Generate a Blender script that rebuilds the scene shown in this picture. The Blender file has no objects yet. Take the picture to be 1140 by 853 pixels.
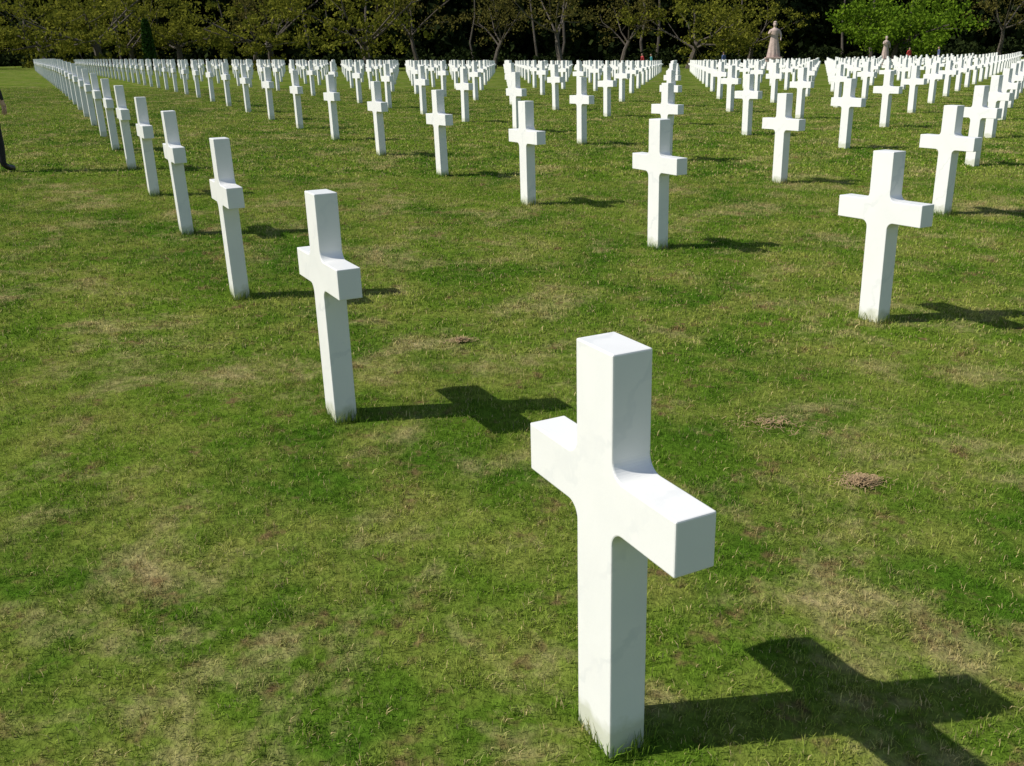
import bpy, bmesh, math, random, numpy as np
from mathutils import Matrix, Vector
# ---------------- measured constants of the place (metres / radians)
FPX,TH,RO,H=1027.83,.3349,.0300,1.7197
AL,AX,AY,S,W,G=.4548,.2311,1.9869,2.3960,3.5384,.0390
CA,CB,CL,ZT,ZB,CH=.1574,.1045,.3202,.7784,.6461,1.07
SA,SL,TX,TY=.1345,.9600,-.0311,.0282

scene=bpy.context.scene
scene.view_settings.view_transform='Standard'; scene.view_settings.look='None'; scene.view_settings.exposure=0
rng=np.random.default_rng(7); random.seed(7)
root=scene.collection
def link(o,parent=None):
    root.objects.link(o)
    if parent: o.parent=parent
    return o
def gz(x,y):
    def sm(t): return (np.sqrt(t*t+100)+t)/2
    d=0.0285*(sm(y-26)-sm(-26.0))-0.0285*(sm(y-112)-sm(-112.0))
    xx=np.where(x<0,np.maximum(x,-60),20*np.tanh(x/20))
    return TX*xx+TY*np.minimum(y,130)-d
c_,s__=math.cos(RO),math.sin(RO)
X=Vector((1,0,0)); Dn=Vector((0,-math.sin(TH),-math.cos(TH))); F=Vector((0,math.cos(TH),-math.sin(TH)))
Xr=c_*X+s__*Dn; Dr=-s__*X+c_*Dn
cam=bpy.data.objects.new("camera",bpy.data.cameras.new("camera")); link(cam)
cam.matrix_world=Matrix(((Xr.x,-Dr.x,-F.x,0),(Xr.y,-Dr.y,-F.y,0),(Xr.z,-Dr.z,-F.z,H),(0,0,0,1)))
cam.data.sensor_width=36; cam.data.lens=36*FPX/1140; cam.data.clip_end=2000; cam.data.clip_start=.05
scene.camera=cam

# ---------------- node helpers
def newmat(name):
    mt=bpy.data.materials.new(name); mt.use_nodes=True
    nt=mt.node_tree; return mt,nt,nt.nodes['Principled BSDF']
def N(nt,t,**k):
    n=nt.nodes.new(t)
    for a,v in k.items(): setattr(n,a,v)
    return n
def ramp(nt,src,p0,p1,c0=(0,0,0,1),c1=(1,1,1,1)):
    r=N(nt,'ShaderNodeValToRGB'); e=r.color_ramp.elements
    e[0].position=p0; e[1].position=p1; e[0].color=c0; e[1].color=c1
    nt.links.new(src,r.inputs[0]); return r.outputs[0]
def mix(nt,fac,a,b,mode='MIX'):
    n=N(nt,'ShaderNodeMixRGB',blend_type=mode)
    for i,v in enumerate((fac,a,b)):
        if hasattr(v,'is_output'): nt.links.new(v,n.inputs[i])
        elif i==0: n.inputs[0].default_value=v
        else: n.inputs[i].default_value=(*v,1)
    return n.outputs[0]
def noise(nt,vec,scale,detail=4,rough=.55,dist=0):
    n=N(nt,'ShaderNodeTexNoise'); n.inputs['Scale'].default_value=scale; n.inputs['Detail'].default_value=detail
    n.inputs['Roughness'].default_value=rough; n.inputs['Distortion'].default_value=dist
    nt.links.new(vec,n.inputs['Vector']); return n.outputs['Fac']
def lawn_colour(nt):
    pos=N(nt,'ShaderNodeNewGeometry').outputs['Position']
    base=mix(nt,ramp(nt,noise(nt,pos,.6,2),.40,.60),(.090,.190,.018),(.165,.265,.030))
    base=mix(nt,ramp(nt,noise(nt,pos,2.1,3,.7),.42,.66),base,(.285,.325,.07))
    base=mix(nt,ramp(nt,noise(nt,pos,1.3,5,.75,.3),.525,.69),base,(.48,.40,.20))
    base=mix(nt,ramp(nt,noise(nt,pos,5.2,3,.8),.57,.71),base,(.25,.175,.085))
    return base,pos
def diffuse_out(nt,b,col,rough=1.,normal=None):
    d=N(nt,'ShaderNodeBsdfDiffuse'); nt.links.new(col,d.inputs[0])
    if normal: nt.links.new(normal,d.inputs['Normal'])
    nt.nodes.remove(b); return d
def ground_mat():
    mt,nt,b=newmat("lawn_ground"); col,pos=lawn_colour(nt)
    fine=noise(nt,pos,28,3,.7)
    col=mix(nt,1.0,col,ramp(nt,fine,.25,.75,(.3,.3,.28,1),(.80,.82,.75,1)),'MULTIPLY')
    bp=N(nt,'ShaderNodeBump'); bp.inputs['Strength'].default_value=.6; bp.inputs['Distance'].default_value=.03
    nt.links.new(fine,bp.inputs['Height'])
    d=diffuse_out(nt,b,col,1,bp.outputs[0]); nt.links.new(d.outputs[0],nt.nodes['Material Output'].inputs[0])
    return mt
def blade_mat():
    mt,nt,b=newmat("grass_blade"); col,pos=lawn_colour(nt)
    at=N(nt,'ShaderNodeAttribute',attribute_name='tint')
    sp=N(nt,'ShaderNodeSeparateColor'); nt.links.new(at.outputs['Color'],sp.inputs[0])
    col=mix(nt,ramp(nt,sp.outputs[0],.86,.90),col,(.44,.37,.19))
    col=mix(nt,1.0,col,ramp(nt,sp.outputs[1],0,1,(.55,.62,.5,1),(1.55,1.48,1.4,1)),'MULTIPLY')
    d=diffuse_out(nt,b,col); tr=N(nt,'ShaderNodeBsdfTranslucent'); nt.links.new(col,tr.inputs[0])
    m1=N(nt,'ShaderNodeMixShader'); m1.inputs[0].default_value=.22
    nt.links.new(d.outputs[0],m1.inputs[1]); nt.links.new(tr.outputs[0],m1.inputs[2])
    nt.links.new(m1.outputs[0],nt.nodes['Material Output'].inputs[0])
    return mt
def marble_mat():
    mt,nt,b=newmat("white_marble")
    tc=N(nt,'ShaderNodeTexCoord'); oi=N(nt,'ShaderNodeObjectInfo')
    va=N(nt,'ShaderNodeVectorMath',operation='ADD'); nt.links.new(tc.outputs['Object'],va.inputs[0])
    mu=N(nt,'ShaderNodeVectorMath',operation='SCALE'); mu.inputs[0].default_value=(31,17,23); nt.links.new(oi.outputs['Random'],mu.inputs['Scale'])
    nt.links.new(mu.outputs[0],va.inputs[1]); v=va.outputs[0]
    wv=N(nt,'ShaderNodeTexWave',wave_type='BANDS',bands_direction='DIAGONAL'); wv.inputs['Scale'].default_value=1.9; wv.inputs['Distortion'].default_value=8; wv.inputs['Detail'].default_value=5; wv.inputs['Detail Scale'].default_value=1.3; wv.inputs['Detail Roughness'].default_value=.65
    nt.links.new(v,wv.inputs['Vector'])
    n1=noise(nt,v,3.2,4,.6,.6)
    vein=ramp(nt,wv.outputs['Fac'],.0,.07,(1,1,1,1),(0,0,0,1))
    vm=mix(nt,1,vein,ramp(nt,n1,.40,.60),'MULTIPLY')
    cl=ramp(nt,n1,.3,.7,(.93,.935,.93,1),(1,1,.99,1))
    col=mix(nt,1,mix(nt,vm,(.83,.83,.81),(.735,.745,.74)),cl,'MULTIPLY')
    sx=N(nt,'ShaderNodeSeparateXYZ'); nt.links.new(tc.outputs['Object'],sx.inputs[0])
    ad=N(nt,'ShaderNodeMath',operation='MULTIPLY_ADD'); nt.links.new(noise(nt,v,14,3),ad.inputs[0]); ad.inputs[1].default_value=-.12; nt.links.new(sx.outputs[2],ad.inputs[2])
    col=mix(nt,ramp(nt,ad.outputs[0],-.06,.04,(.55,.55,.55,1),(0,0,0,1)),col,(.42,.44,.28))
    nt.links.new(col,b.inputs['Base Color']); b.inputs['Roughness'].default_value=.35
    bp=N(nt,'ShaderNodeBump'); bp.inputs['Strength'].default_value=.12; bp.inputs['Distance'].default_value=.002
    nt.links.new(noise(nt,v,140,2),bp.inputs['Height']); nt.links.new(bp.outputs[0],b.inputs['Normal'])
    return mt
def leaf_mat(name,c1,c2,trans=.35):
    mt,nt,b=newmat(name)
    at=N(nt,'ShaderNodeAttribute',attribute_name='tint')
    sp=N(nt,'ShaderNodeSeparateColor'); nt.links.new(at.outputs['Color'],sp.inputs[0])
    col=mix(nt,sp.outputs[0],c1,c2)
    d=diffuse_out(nt,b,col); tr=N(nt,'ShaderNodeBsdfTranslucent'); nt.links.new(col,tr.inputs[0])
    ms=N(nt,'ShaderNodeMixShader'); ms.inputs[0].default_value=trans
    nt.links.new(d.outputs[0],ms.inputs[1]); nt.links.new(tr.outputs[0],ms.inputs[2])
    nt.links.new(ms.outputs[0],nt.nodes['Material Output'].inputs[0])
    return mt
def plain(name,col,rough=.7,nscale=8,amt=.25,bump=0.):
    mt,nt,b=newmat(name); tc=N(nt,'ShaderNodeTexCoord').outputs['Object']
    n=noise(nt,tc,nscale,4,.65)
    c=mix(nt,1,col,ramp(nt,n,.3,.7,(1-amt,)*3+(1,),(1+amt*.3,)*3+(1,)),'MULTIPLY')
    nt.links.new(c,b.inputs['Base Color']); b.inputs['Roughness'].default_value=rough
    if bump:
        bp=N(nt,'ShaderNodeBump'); bp.inputs['Strength'].default_value=.7; bp.inputs['Distance'].default_value=bump
        nt.links.new(n,bp.inputs['Height']); nt.links.new(bp.outputs[0],b.inputs['Normal'])
    return mt
def mesh_np(name,verts,faces,mats,tint=None,smooth=False,mi=None):
    me=bpy.data.meshes.new(name)
    nf,k=faces.shape
    me.vertices.add(len(verts)); me.vertices.foreach_set('co',np.asarray(verts,dtype=np.float32).ravel())
    me.loops.add(nf*k); me.loops.foreach_set('vertex_index',faces.astype(np.int32).ravel())
    me.polygons.add(nf); me.polygons.foreach_set('loop_start',np.arange(0,nf*k,k,dtype=np.int32))
    me.update(calc_edges=True)
    for mt in mats: me.materials.append(mt)
    if tint is not None:
        a=me.color_attributes.new('tint','FLOAT_COLOR','POINT'); a.data.foreach_set('color',np.asarray(tint,dtype=np.float32).ravel())
    me.polygons.foreach_set('use_smooth',np.full(len(me.polygons),bool(smooth)))
    if mi is not None: me.polygons.foreach_set('material_index',np.asarray(mi,dtype=np.int32))
    return me

# ---------------- ground
GM=ground_mat(); BM=blade_mat(); MM=marble_mat()
xs=np.linspace(-260,260,209); ys=np.linspace(-60,420,193)
gx,gy=np.meshgrid(xs,ys); V=np.stack([gx,gy,gz(gx,gy)],-1).reshape(-1,3)
nx=len(xs); i,j=np.meshgrid(np.arange(nx-1),np.arange(len(ys)-1)); q=(j*nx+i).ravel()
link(bpy.data.objects.new("ground",mesh_np("ground",V,np.stack([q,q+1,q+nx+1,q+nx],-1),[GM],smooth=True)))

# ---------------- grass
def blades(x,y,hh,w,lx,ly):
    n=len(x); b=rng.uniform(0,2*math.pi,n); ex,ey=np.cos(b)*w/2,np.sin(b)*w/2; z0=np.zeros(n)-.01
    P=[(x-ex,y-ey,z0),(x+ex,y+ey,z0),(x+lx*.35+ex*.8,y+ly*.35+ey*.8,hh*.6),(x+lx*.35-ex*.8,y+ly*.35-ey*.8,hh*.6),
       (x+lx+ex*.15,y+ly+ey*.15,hh),(x+lx-ex*.15,y+ly-ey*.15,hh)]
    V=np.stack([np.stack(p,-1) for p in P],1).reshape(-1,3)
    o=(np.arange(n)*6)[:,None]
    Fc=np.concatenate([o+np.array([[0,1,2,3]]),o+np.array([[3,2,4,5]])],0)
    t=np.repeat(np.stack([rng.random(n),rng.random(n),rng.random(n),np.ones(n)],-1),6,0)
    return V,Fc,t
def tile(name,size,n,h0,h1,wd,lean=1.2):
    m=n//2; nc=int(size*size*160)
    cx=rng.uniform(-size/2,size/2,nc); cy=rng.uniform(-size/2,size/2,nc); ci=rng.integers(0,nc,m)
    x=np.r_[cx[ci]+rng.normal(0,.018,m),rng.uniform(-size/2,size/2,n-m)]; y=np.r_[cy[ci]+rng.normal(0,.018,m),rng.uniform(-size/2,size/2,n-m)]
    hh=rng.uniform(h0,h1,n)*rng.choice([.6,1,1,1.15],n); a=rng.uniform(0,2*math.pi,n); ln=rng.uniform(.1,lean,n)*hh
    V,Fc,t=blades(x,y,hh*(1-.3*ln/hh),wd*rng.uniform(.6,1.3,n),np.cos(a)*ln,np.sin(a)*ln)
    return mesh_np(name,V,Fc,[BM],t)
near=[tile("lawn_near",1.0,10500,.010,.028,.0028) for _ in range(3)]
mid=[tile("lawn_mid",1.0,4400,.013,.031,.0055) for _ in range(3)]
far=[tile("lawn_far",2.0,4200,.018,.036,.014) for _ in range(2)]
GR=link(bpy.data.objects.new("grass",None))
def put_tile(me,x,y):
    o=bpy.data.objects.new("lawn_patch",me); link(o,GR)
    e=.5; n=Vector((-float(gz(x+e,y)-gz(x-e,y)),-float(gz(x,y+e)-gz(x,y-e)),2*e)).normalized()
    rot=Vector((0,0,1)).rotation_difference(n).to_matrix()@Matrix.Rotation(random.choice([0,1,2,3])*math.pi/2,3,'Z')
    o.matrix_world=Matrix.Translation((x,y,float(gz(x,y))))@rot.to_4x4()
for yy in range(0,12):
    y=yy+.5; lim=.62*(y+1)+2.2
    x=-math.ceil(lim)+.5
    while x<lim:
        put_tile(random.choice(near if y<5 else mid),x,y); x+=1
y=13
while y<38:
    lim=.62*y+3; x=-math.ceil(lim/2)*2+1
    while x<lim: put_tile(random.choice(far),x,y); x+=2
    y+=2

# ---------------- marble crosses
def cross_mesh():
    a=CA/2; L=CL; R=.042; pts=[]
    def arc(cx,cy,a0,a1,n=9):
        for i in range(n+1):
            t=math.radians(a0+(a1-a0)*i/n); pts.append((cx+R*math.cos(t),cy+R*math.sin(t)))
    pts+= [(a,-.15)]
    arc(a+R,ZB-R,180,90); pts.append((L,ZB)); pts.append((L,ZT)); arc(a+R,ZT+R,270,180)
    pts.append((a,CH)); pts.append((-a,CH)); arc(-a-R,ZT+R,0,-90); pts.append((-L,ZT)); pts.append((-L,ZB)); arc(-a-R,ZB-R,90,0); pts.append((-a,-.15))
    bm=bmesh.new()
    fr=[bm.verts.new((x,-CB/2,z)) for x,z in pts]; bk=[bm.verts.new((x,CB/2,z)) for x,z in pts]
    bm.faces.new(fr); bm.faces.new(list(reversed(bk)))
    n=len(pts)
    for i in range(n): bm.faces.new((fr[(i+1)%n],fr[i],bk[i],bk[(i+1)%n]))
    bmesh.ops.recalc_face_normals(bm,faces=bm.faces)
    eds=[e for e in bm.edges if len(e.link_faces)==2 and e.calc_face_angle(0)>.6]
    bmesh.ops.bevel(bm,geom=eds,offset=.004,segments=2,affect='EDGES',profile=.5)
    bmesh.ops.triangulate(bm,faces=[f_ for f_ in bm.faces if len(f_.verts)>4])
    me=bpy.data.meshes.new("marble_cross"); bm.to_mesh(me); bm.free(); me.materials.append(MM)
    return me
CM=cross_mesh()
rv=(-math.sin(AL),math.cos(AL)); pv=(math.cos(AL),math.sin(AL))
def lattice(j,k): return AX+k*S*rv[0]+j*(W*pv[0]+G*rv[0]), AY+k*S*rv[1]+j*(W*pv[1]+G*rv[1])
for j in range(0,40):
    for k in range(-30,60):
        x,y=lattice(j,k)
        if y>98 or x>53 or (j==0 and k<0) or y<1 or abs(x)>.65*y+6: continue
        o=bpy.data.objects.new("marble_cross",CM); link(o)
        first=(j,k)==(0,0); e=0 if first else .006
        o.location=(x,y,float(gz(x,y))+random.uniform(-.01,.01)*(not first))
        o.rotation_euler=(random.gauss(0,e),random.gauss(0,e),AL+math.pi/2+random.gauss(0,e*1.5))
def tuft_mesh(n=300):
    a=CA/2; b=CB/2; side=rng.integers(0,4,n); t=rng.uniform(-1,1,n); off=np.abs(rng.normal(0,.016,n))
    x=np.where(side==0,a+off,np.where(side==1,-a-off,t*(a+.01))); y=np.where(side==2,b+off,np.where(side==3,-b-off,t*(b+.01)))
    hh=rng.uniform(.02,.065,n); w=rng.uniform(.002,.0035,n)
    lx=rng.normal(0,.015,n)+np.where(side==0,.012,np.where(side==1,-.012,0)); ly=rng.normal(0,.015,n)+np.where(side==2,.012,np.where(side==3,-.012,0))
    V,Fc,t=blades(x,y,hh,w,lx,ly); t[:,0]*=.8
    return mesh_np("tuft",V,Fc,[BM],t)
TM=tuft_mesh()
for j,k in [(0,i) for i in range(7)]+[(1,i) for i in range(0,7)]+[(2,i) for i in range(1,6)]:
    x,y=lattice(j,k)
    o=bpy.data.objects.new("base_tuft",TM); link(o,GR); o.location=(x,y,float(gz(x,y))); o.rotation_euler=(0,0,AL+math.pi/2+math.pi*random.randint(0,1))

# ---------------- dead grass clippings / soil crumbs on the lawn
SOIL=plain("dry_thatch",(.42,.29,.15),.95,60,.5,.004)
def clump_mesh(seed,r,dens=1.):
    g=np.random.default_rng(seed); V=[];Fc=[]
    for i in range(int(34*dens)):
        a=g.uniform(0,6.28); d=abs(g.normal(0,.6))*r; s=g.uniform(.002,.008); c=np.array([math.cos(a)*d*1.7,math.sin(a)*d,.008+max(0,(1-d/r))*.008])
        p=g.normal(size=(8,3))*.3+np.array([[x,y,z] for x in(-1,1) for y in(-1,1) for z in(-.7,.7)]); o=len(V)
        V.extend((c+p*s).tolist())
        for f_ in ((0,1,3,2),(4,6,7,5),(0,4,5,1),(2,3,7,6),(0,2,6,4),(1,5,7,3)): Fc.append([o+v for v in f_])
    for i in range(int(420*dens)):
        a=g.uniform(0,6.28); d=abs(g.normal(0,.65))*r; c=np.array([math.cos(a)*d*1.7,math.sin(a)*d,.016+max(0,1-d/r)*.016*g.random()]); b=g.uniform(0,6.28); l=g.uniform(.006,.022)
        dv=np.array([math.cos(b),math.sin(b),g.uniform(-.35,.35)])*l; wv=np.array([-math.sin(b),math.cos(b),0])*.0015; o=len(V)
        V.extend([(c-dv-wv).tolist(),(c-dv+wv).tolist(),(c+dv+wv).tolist(),(c+dv-wv).tolist()]); Fc.append([o,o+1,o+2,o+3])
    return mesh_np("clump",np.array(V),np.array(Fc),[SOIL])
for n_,(x,y,r,dn_) in enumerate([(1.41,3.42,.055,1.),(-.30,5.27,.045,.5),(1.2,4.02,.12,.4)]):
    o=bpy.data.objects.new("dead_grass_clump",clump_mesh(50+n_,r,dn_)); link(o); o.location=(x,y,float(gz(x,y))); o.rotation_euler=(0,0,random.uniform(-.4,.4))

# ---------------- trees
BARK=plain("bark",(.11,.09,.07),.9,6,.5,.03)
def tubes(segs,sides=6):
    V=[];Fc=[]
    for p0,p1,r0,r1 in segs:
        d=(p1-p0).normalized(); u=d.orthogonal().normalized(); v=d.cross(u); o=len(V)
        for p,r in ((p0-d*r0*.3,r0),(p1+d*r1*.3,r1)):
            for i in range(sides):
                t=2*math.pi*i/sides; V.append(p+u*math.cos(t)*r+v*math.sin(t)*r)
        for i in range(sides):
            n=(i+1)%sides; Fc.append((o+i,o+n,o+sides+n,o+sides+i))
    return np.array([tuple(v) for v in V]),np.array(Fc)
def leafquads(C,size,up=0.):
    n=len(C); a=rng.normal(size=(n,3)); a/=np.linalg.norm(a,axis=1)[:,None]
    b=rng.normal(size=(n,3)); b-=a*(a*b).sum(1)[:,None]; b/=np.linalg.norm(b,axis=1)[:,None]
    s=size*rng.uniform(.6,1.4,n)[:,None]
    V=np.stack([C-a*s,C+b*s*.6,C+a*s,C-b*s*.6],1).reshape(-1,3)
    return V,(np.arange(n*4).reshape(n,4))
def tree_mesh(seed,height,trunk,tr,leafn,leafs,spread,limbs,mat,el0=.35,el1=1.1,cs=.42):
    rd=random.Random(seed); segs=[]; C=[]
    def grow(p,d,ln,r,lev):
        ns=3 if lev<3 else 2
        for i in range(ns):
            d=(d+Vector((rd.gauss(0,.13),rd.gauss(0,.13),rd.gauss(.03,.08)))).normalized()
            q=p+d*ln/ns; r1=r*(.82 if lev==0 else .75)
            if lev<3: segs.append((p,q,r,r1))
            p=q; r=r1
            if lev in(1,2):
                for _ in range(1 if lev==1 else 2):
                    sd=(d*.5+Vector((rd.gauss(0,.8),rd.gauss(0,.8),rd.gauss(.1,.35)))).normalized()
                    grow(p,sd,ln*rd.uniform(.45,.62),r*.5,lev+1)
        if lev==0:
            for i in range(limbs):
                t=2*math.pi*i/limbs+rd.uniform(-.4,.4); el=rd.uniform(el0,el1)
                sd=Vector((math.cos(t)*math.cos(el)*spread,math.sin(t)*math.cos(el)*spread,math.sin(el))).normalized()
                grow(p-d*rd.uniform(0,.8),sd,(height-trunk)*rd.uniform(.5,.75),r*.6,1)
        if lev>=2:
            nl=int(leafn*(1 if lev==3 else .5)*rd.uniform(.3,1.6)); C.extend([(p.x,p.y,p.z)]*nl)
    grow(Vector((0,0,-.3)),Vector((0,0,1)),trunk,tr,0)
    V1,F1=tubes(segs); C=np.array(C); C=C+rng.normal(0,cs,C.shape)*np.array([1,1,.6])
    V2,F2=leafquads(C,leafs)
    V=np.concatenate([V1,V2]); Fc=np.concatenate([F1,F2+len(V1)])
    cl=np.sin(C[:,0]*1.7+seed)*np.cos(C[:,1]*1.9)*np.sin(C[:,2]*2.1+1)*.4+.5
    tt=np.clip(cl+rng.normal(0,.2,len(C)),0,1); t=np.zeros((len(V),4)); t[:,3]=1; t[len(V1):,0]=np.repeat(tt,4)
    return mesh_np("tree",V,Fc,[BARK,mat],t,mi=np.r_[np.zeros(len(F1)),np.ones(len(F2))])
OL=leaf_mat("leaf_olive",(.075,.088,.013),(.24,.24,.032),.3)
VG=leaf_mat("leaf_green",(.06,.12,.010),(.17,.265,.020),.3)
BR=leaf_mat("leaf_bronze",(.06,.055,.016),(.16,.145,.035),.3)
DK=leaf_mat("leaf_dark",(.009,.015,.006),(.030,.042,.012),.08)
CY=leaf_mat("leaf_cypress",(.02,.05,.012),(.06,.12,.02),.1)
TA=[tree_mesh(s,12,3.2,.44,42,.16,1.25,6,OL,.12,.9,.36) for s in (1,2,3)]
TB=[tree_mesh(s,13,4.0,.36,24,.15,.9,5,BR,.25,1.1) for s in (11,12)]
TG=[tree_mesh(21,10,2.6,.34,60,.16,1.6,9,VG,.1,.9,.45)]
def tree(me,x,y,sc=1,name="broadleaf_tree"):
    o=bpy.data.objects.new(name,me); link(o); o.location=(x,y,float(gz(x,y))); o.scale=(sc,)*3; o.rotation_euler=(0,0,random.uniform(0,6.28))
for n_,(x,y,sc) in enumerate([(-59.4,104,1),(-41.1,101,1.15),(-43.7,116,.9),(-36.5,112,1),(-24.8,106,1.1),(-14.2,104,1.15),(-72.9,110,1.1),(-52,112,1)]): tree(TA[n_%3],x,y,sc)
for n_,(x,y,sc) in enumerate([(-9.6,112,1),(-1,117,.9),(6.3,106,1.1),(14.4,118,.9),(-30,119,.9)]): tree(TB[n_%2],x,y,sc)
for n_,(x,y,sc) in enumerate([(21.5,113,1.05),(30.5,121,.9)]): tree(TA[(n_+1)%3],x,y,sc)
tree(TG[0],44.7,112,1.15); tree(TG[0],73,108,1.1)
tree(TB[0],62.2,122,.95)
def cypress():
    n=5000; z=rng.uniform(0.1,5.2,n); r=.62*np.clip(1-((z-1.8)/3.6)**2,0.02,1)**.5*rng.uniform(.55,1.05,n); t=rng.uniform(0,6.28,n)
    C=np.stack([r*np.cos(t),r*np.sin(t),z],-1); V2,F2=leafquads(C,.12)
    V1,F1=tubes([(Vector((0,0,-.2)),Vector((0,0,2.5)),.14,.1),(Vector((0,0,2.5)),Vector((0,0,4.8)),.1,.03)])
    V=np.concatenate([V1,V2]); t=np.zeros((len(V),4)); t[:,3]=1; t[len(V1):,0]=np.repeat(rng.random(n),4)
    return mesh_np("cypress",V,np.concatenate([F1,F2+len(V1)]),[BARK,CY],t,mi=np.r_[np.zeros(len(F1)),np.ones(len(F2))])
tree(cypress(),-36,100.5,.95,name="cypress_tree")
def forest():
    n=50000
    x=rng.uniform(-150,150,n)
    top=15+2.5*np.sin(x*.21)+2*np.sin(x*.53+1)+1.2*np.sin(x*1.3)
    z=rng.random(n)*top
    y=136+rng.random(n)*7+3*np.sin(x*.33+z*.4)+2*np.sin(x*.9+2+z*.7)
    C=np.stack([x,y,gz(x,y)+z],-1); V,Fc=leafquads(C,.6)
    tt=np.clip(.4+.3*np.sin(x*.7+z)*np.sin(z*.9+x*.2)+rng.normal(0,.2,n),0,1)
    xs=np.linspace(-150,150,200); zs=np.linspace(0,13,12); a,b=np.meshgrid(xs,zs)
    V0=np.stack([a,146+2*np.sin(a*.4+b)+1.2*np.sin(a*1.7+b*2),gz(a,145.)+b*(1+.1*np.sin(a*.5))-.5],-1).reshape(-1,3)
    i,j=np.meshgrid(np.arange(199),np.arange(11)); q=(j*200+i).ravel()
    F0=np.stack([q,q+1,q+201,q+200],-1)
    segs=[]
    for _ in range(36):
        X_=random.uniform(-120,120); Y_=random.uniform(126,134); Z_=float(gz(X_,Y_)); p=Vector((X_,Y_,Z_-.3)); r=random.uniform(.12,.28)
        for _k in range(4):
            q_=p+Vector((random.gauss(0,.35),random.gauss(0,.3),3.2)); segs.append((p,q_,r,r*.8)); p=q_; r*=.8
    V3,F3=tubes(segs)
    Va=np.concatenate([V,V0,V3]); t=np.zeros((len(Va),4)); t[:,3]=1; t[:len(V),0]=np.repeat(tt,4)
    Fa=np.concatenate([Fc,F0+len(V),F3+len(V)+len(V0)])
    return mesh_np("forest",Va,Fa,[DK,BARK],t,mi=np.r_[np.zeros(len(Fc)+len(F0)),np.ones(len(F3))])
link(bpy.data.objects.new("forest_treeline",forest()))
def shrubs():
    C=[]
    for _ in range(130):
        x=random.uniform(-110,110); y=random.uniform(120,129); r=random.uniform(1.0,2.4); n=220
        p=rng.normal(size=(n,3)); p/=np.linalg.norm(p,axis=1)[:,None]; p*=r*rng.uniform(.6,1.05,n)[:,None]; p[:,2]=np.abs(p[:,2])*random.uniform(.8,1.2)
        C.append(p+np.array([x,y,float(gz(x,y))]))
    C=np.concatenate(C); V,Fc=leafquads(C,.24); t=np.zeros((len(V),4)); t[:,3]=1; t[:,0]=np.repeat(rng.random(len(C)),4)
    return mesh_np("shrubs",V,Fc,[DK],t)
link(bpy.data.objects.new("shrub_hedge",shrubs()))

# ---------------- people
def skin_mesh(name,verts,radii,edges,sub=2):
    me=bpy.data.meshes.new(name); me.from_pydata(verts,edges,[]); me.update()
    o=bpy.data.objects.new(name,me); root.objects.link(o)
    o.modifiers.new("skin",'SKIN')
    sv=me.skin_vertices[0].data
    for i,r in enumerate(radii):
        sv[i].radius=r if isinstance(r,tuple) else (r,r); sv[i].use_root=(i==0)
    sb=o.modifiers.new("sub",'SUBSURF'); sb.levels=sub; sb.render_levels=sub
    dg=bpy.context.evaluated_depsgraph_get(); dg.update()
    out=bpy.data.meshes.new_from_object(o.evaluated_get(dg)); bpy.data.objects.remove(o)
    for p in out.polygons: p.use_smooth=True
    return out
SKINM=plain("skin",(.50,.31,.22),.5,20,.08)
HAIRM=plain("hair",(.05,.032,.02),.6,60,.4,.003)
SHOE=plain("shoe_leather",(.03,.026,.024),.4)
EYE=plain("eye",(.05,.04,.04),.2); LIP=plain("lip",(.35,.13,.11),.5)
def ellipsoid(c,r,nu=24,nv=16,fn=None):
    V=[];Fc=[]
    for i in range(nv+1):
        ph=math.pi*i/nv
        for k in range(nu):
            t=2*math.pi*k/nu; p=[math.sin(ph)*math.cos(t),math.sin(ph)*math.sin(t),math.cos(ph)]
            if fn: p=fn(p)
            V.append([c[n]+p[n]*r[n] for n in range(3)])
    for i in range(nv):
        for k in range(nu): Fc.append([i*nu+k,(i+1)*nu+k,(i+1)*nu+(k+1)%nu,i*nu+(k+1)%nu])
    return np.array(V),np.array(Fc)
def head_fn(p):
    x,y,z=p
    if z<0: x*=1-.28*(-z)**1.5; y*=1-.12*(-z)
    if y>0:
        nz=math.exp(-((z+.12)/.22)**2)*math.exp(-(x/.2)**2); y+=.26*nz*(1-.3*(z>-.1))
        y-=.10*math.exp(-((z-.12)/.12)**2)*(math.exp(-((x-.38)/.2)**2)+math.exp(-((x+.38)/.2)**2))
        y+=.06*math.exp(-((z+.8)/.15)**2)
    return [x,y,z]
def hair_fn(p):
    x,y,z=p
    if y>.15: z=max(z,.28+.35*y) if z<.28+.35*y else z
    z=max(z,-.35)
    n=.02*math.sin(x*23)*math.sin(z*19+y*17)
    return [x*(1+n),y*(1+n),z*(1+n)]
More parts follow.
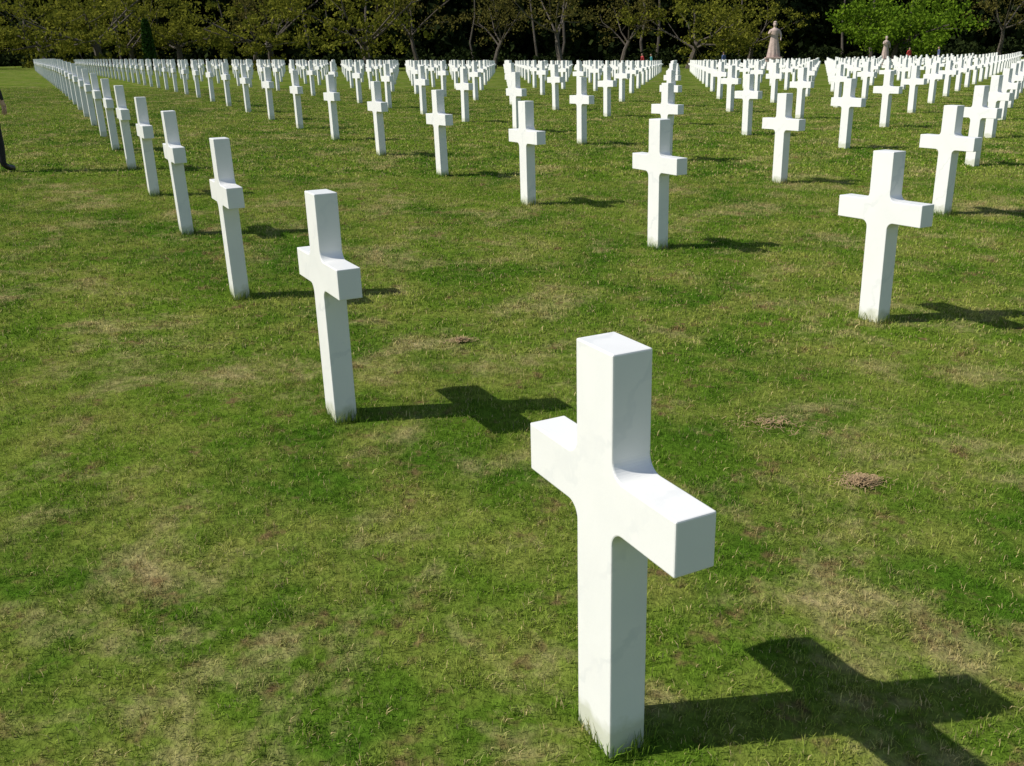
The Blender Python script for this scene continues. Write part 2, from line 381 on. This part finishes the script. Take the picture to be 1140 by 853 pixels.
def person(name,x,y,rot,top,legs,scale=1.0,step=0.0,hand_f=0.05):
    E=link(bpy.data.objects.new(name,None))
    TOPM=plain(name+"_top",top,.8,30,.25,.004); LEGM=plain(name+"_trousers",legs,.85,30,.25,.004)
    vs=[(0,0,.96),(0,0,1.12),(0,.01,1.30),(0,0,1.42),(0,.01,1.50),(0,.015,1.56)]
    rd=[(.15,.105),(.135,.10),(.155,.115),(.12,.09),(.055,.055),(.05,.05)]
    ed=[(0,1),(1,2),(2,3),(3,4),(4,5)]
    def ch(start,pts):
        p=start
        for co,r in pts: vs.append(co); rd.append(r); ed.append((p,len(vs)-1)); p=len(vs)-1
    for s in (-1,1):
        st=step*s
        ch(3,[((s*.17,0,1.42),(.07,.07)),((s*.215,-.02,1.28),.055),((s*.25,-.03,1.13),.045),((s*.262,hand_f*.5,1.0),.040),((s*.265,hand_f,.885),(.030,.026)),((s*.265,hand_f+.015,.82),(.036,.018))])
        ch(0,[((s*.095,0,.88),(.10,.10)),((s*.10,st*.4,.70),.083),((s*.105,st*.8,.50),.062),((s*.108,st,.32),.058),((s*.11,st-.01,.10),.040),((s*.115,st+.07,.045),(.042,.036)),((s*.125,st+.17,.03),(.038,.026))])
    me=skin_mesh(name+"_body",vs,rd,ed)
    for m in (TOPM,LEGM,SKINM,SHOE): me.materials.append(m)
    for p in me.polygons:
        c=p.center
        if c.z<.085: k=3
        elif abs(c.x)>.215 and c.z<.90: k=2
        elif c.z>1.495 and abs(c.x)<.1: k=2
        elif c.z<.93 and abs(c.x)<.22: k=1
        else: k=0
        p.material_index=k
    link(bpy.data.objects.new("body",me),E)
    for s in (-1,1):
        fv=[];fr=[];fe=[]
        hx,hy,hz=s*.265,hand_f+.015,.82
        for n_,(dy,l) in enumerate([(-.027,.062),(-.009,.075),(.009,.08),(.027,.072)]):
            o=len(fv); fv+=[(hx,hy+dy,hz+.005),(hx,hy+dy*1.1,hz-.03),(hx-s*.006,hy+dy*1.15+.003,hz-.03-l*.5),(hx-s*.022,hy+dy*1.15+.008,hz-.03-l)]
            fr+=[.0095,.009,.008,.007]; fe+=[(o,o+1),(o+1,o+2),(o+2,o+3)]
        o=len(fv); fv+=[(hx,hy+.02,hz+.03),(hx-s*.012,hy+.046,hz+.008),(hx-s*.018,hy+.056,hz-.025)]; fr+=[.012,.010,.008]; fe+=[(o,o+1),(o+1,o+2)]
        for n_ in range(5):
            a,b=(n_*4,n_*4+4) if n_<4 else (16,19)
            fm=skin_mesh("finger",fv[a:b],fr[a:b],[(u-a,v-a) for u,v in fe if a<=u<b],1); fm.materials.append(SKINM)
            link(bpy.data.objects.new("finger",fm),E)
    HZ=1.655
    V,Fc=ellipsoid((0,.02,HZ),(.075,.095,.118),28,22,head_fn); mi=[0]*len(Fc); parts=[(V,Fc)]
    for s in (-1,1):
        a=ellipsoid((s*.078,.012,HZ-.005),(.012,.02,.032),10,8); parts.append(a); mi+=[0]*len(a[1])
        a=ellipsoid((s*.029,.098,HZ+.012),(.013,.008,.007),10,8); parts.append(a); mi+=[1]*len(a[1])
    a=ellipsoid((0,.104,HZ-.062),(.022,.006,.006),10,8); parts.append(a); mi+=[2]*len(a[1])
    o=0;VV=[];FF=[]
    for v,f_ in parts: VV.append(v); FF.append(f_+o); o+=len(v)
    link(bpy.data.objects.new("head",mesh_np("head",np.concatenate(VV),np.concatenate(FF),[SKINM,EYE,LIP],smooth=True,mi=mi)),E)
    V,Fc=ellipsoid((0,.008,HZ+.012),(.084,.100,.120),28,20,hair_fn)
    link(bpy.data.objects.new("hair",mesh_np("hair",V,Fc,[HAIRM],smooth=True)),E)
    E.location=(x,y,float(gz(x,y))); E.rotation_euler=(0,0,rot); E.scale=(scale,)*3
person("visitor",-6.70,12.45,math.radians(-15),(.012,.012,.014),(.012,.012,.015),1.0,.04)
person("visitor",14.6,102,math.radians(120),(.45,.04,.04),(.05,.06,.10),1,.12)
person("visitor",15.6,102.4,math.radians(100),(.05,.28,.30),(.08,.08,.09),.96,-.12)
person("visitor",42.3,101.5,math.radians(200),(.55,.05,.05),(.10,.10,.14),1,.1)
person("visitor",45.6,102,math.radians(80),(.10,.12,.25),(.20,.18,.14),1,.1)
person("visitor",23.0,101.5,math.radians(30),(.10,.14,.30),(.06,.06,.07),1,.1)

# ---------------- granite statues
GRAN=plain("pink_granite",(.52,.40,.35),.7,5,.3,.01)
def statue(x,y,sc,rot):
    E=link(bpy.data.objects.new("granite_statue",None))
    nu=48; prof=[(0,.62),(.05,.64),(.5,.56),(1.0,.50),(1.5,.44),(1.9,.37),(2.1,.40),(2.45,.46),(2.62,.42),(2.72,.22),(2.8,.14),(2.9,.13)]
    V=[];Fc=[]
    for z,r in prof:
        for k in range(nu):
            t=2*math.pi*k/nu; pl=1+.07*math.sin(t*9+z*.6)*max(0,1-z/2.3)+.03*math.sin(t*4+z*3)
            V.append([math.cos(t)*r*pl*1.0,math.sin(t)*r*pl*.72,z])
    for i in range(len(prof)-1):
        for k in range(nu): Fc.append([i*nu+k,i*nu+(k+1)%nu,(i+1)*nu+(k+1)%nu,(i+1)*nu+k])
    o=link(bpy.data.objects.new("robe",mesh_np("robe",np.array(V),np.array(Fc),[GRAN],smooth=True)),E); o.location.z=1.1
    me=skin_mesh("arms",[(0,0,2.5),(.40,0,2.55),(.58,.15,2.2),(.42,.42,2.35),(.36,.48,2.5),(-.40,0,2.55),(-.60,.02,2.1),(-.62,.12,1.7),(-.60,.16,1.55)],[.2,.15,.12,.085,.07,.15,.12,.085,.07],[(0,1),(1,2),(2,3),(3,4),(0,5),(5,6),(6,7),(7,8)]); me.materials.append(GRAN)
    o=link(bpy.data.objects.new("arms",me),E); o.location.z=1.1
    V,Fc=ellipsoid((0,.03,4.18),(.19,.22,.28),28,22,head_fn); link(bpy.data.objects.new("head",mesh_np("head",V,Fc,[GRAN],smooth=True)),E)
    V,Fc=ellipsoid((0,0,4.22),(.22,.24,.28),28,20,hair_fn); link(bpy.data.objects.new("hair",mesh_np("hair",V,Fc,[GRAN],smooth=True)),E)
    bm=bmesh.new()
    for z0,z1,wd in ((-.3,.25,1.9),(.253,.95,1.45),(.953,1.12,1.6)):
        r_=bmesh.ops.create_cube(bm,size=1)['verts']
        for v in r_: v.co=Vector((v.co.x*wd,v.co.y*wd,(z0+z1)/2+v.co.z*(z1-z0)))
    bmesh.ops.bevel(bm,geom=list(bm.edges),offset=.03,segments=2,affect='EDGES')
    me=bpy.data.meshes.new("plinth"); bm.to_mesh(me); bm.free(); me.materials.append(GRAN); link(bpy.data.objects.new("plinth",me),E)
    E.location=(x,y,float(gz(x,y))); E.scale=(sc,)*3; E.rotation_euler=(0,0,rot)
statue(28.3,102,1.04,math.radians(170)); statue(40.4,103,.66,math.radians(190))

# ---------------- light
el=math.atan(1/SL)
to_src=Vector((-math.cos(SA)*math.cos(el),-math.sin(SA)*math.cos(el),math.sin(el)))
sun=bpy.data.objects.new("sun",bpy.data.lights.new("sun",'SUN')); link(sun); sun.data.energy=4.9; sun.data.angle=math.radians(.5); sun.data.color=(1,.95,.865)
sun.rotation_euler=to_src.to_track_quat('Z','Y').to_euler()
w=bpy.data.worlds.new("World"); scene.world=w; w.use_nodes=True; nt=w.node_tree
sky=N(nt,'ShaderNodeTexSky',sky_type='NISHITA'); sky.sun_disc=False; sky.sun_elevation=el; sky.sun_rotation=math.atan2(to_src.x,to_src.y)%(2*math.pi)
bg=nt.nodes['Background']; nt.links.new(sky.outputs[0],bg.inputs[0]); bg.inputs[1].default_value=.105
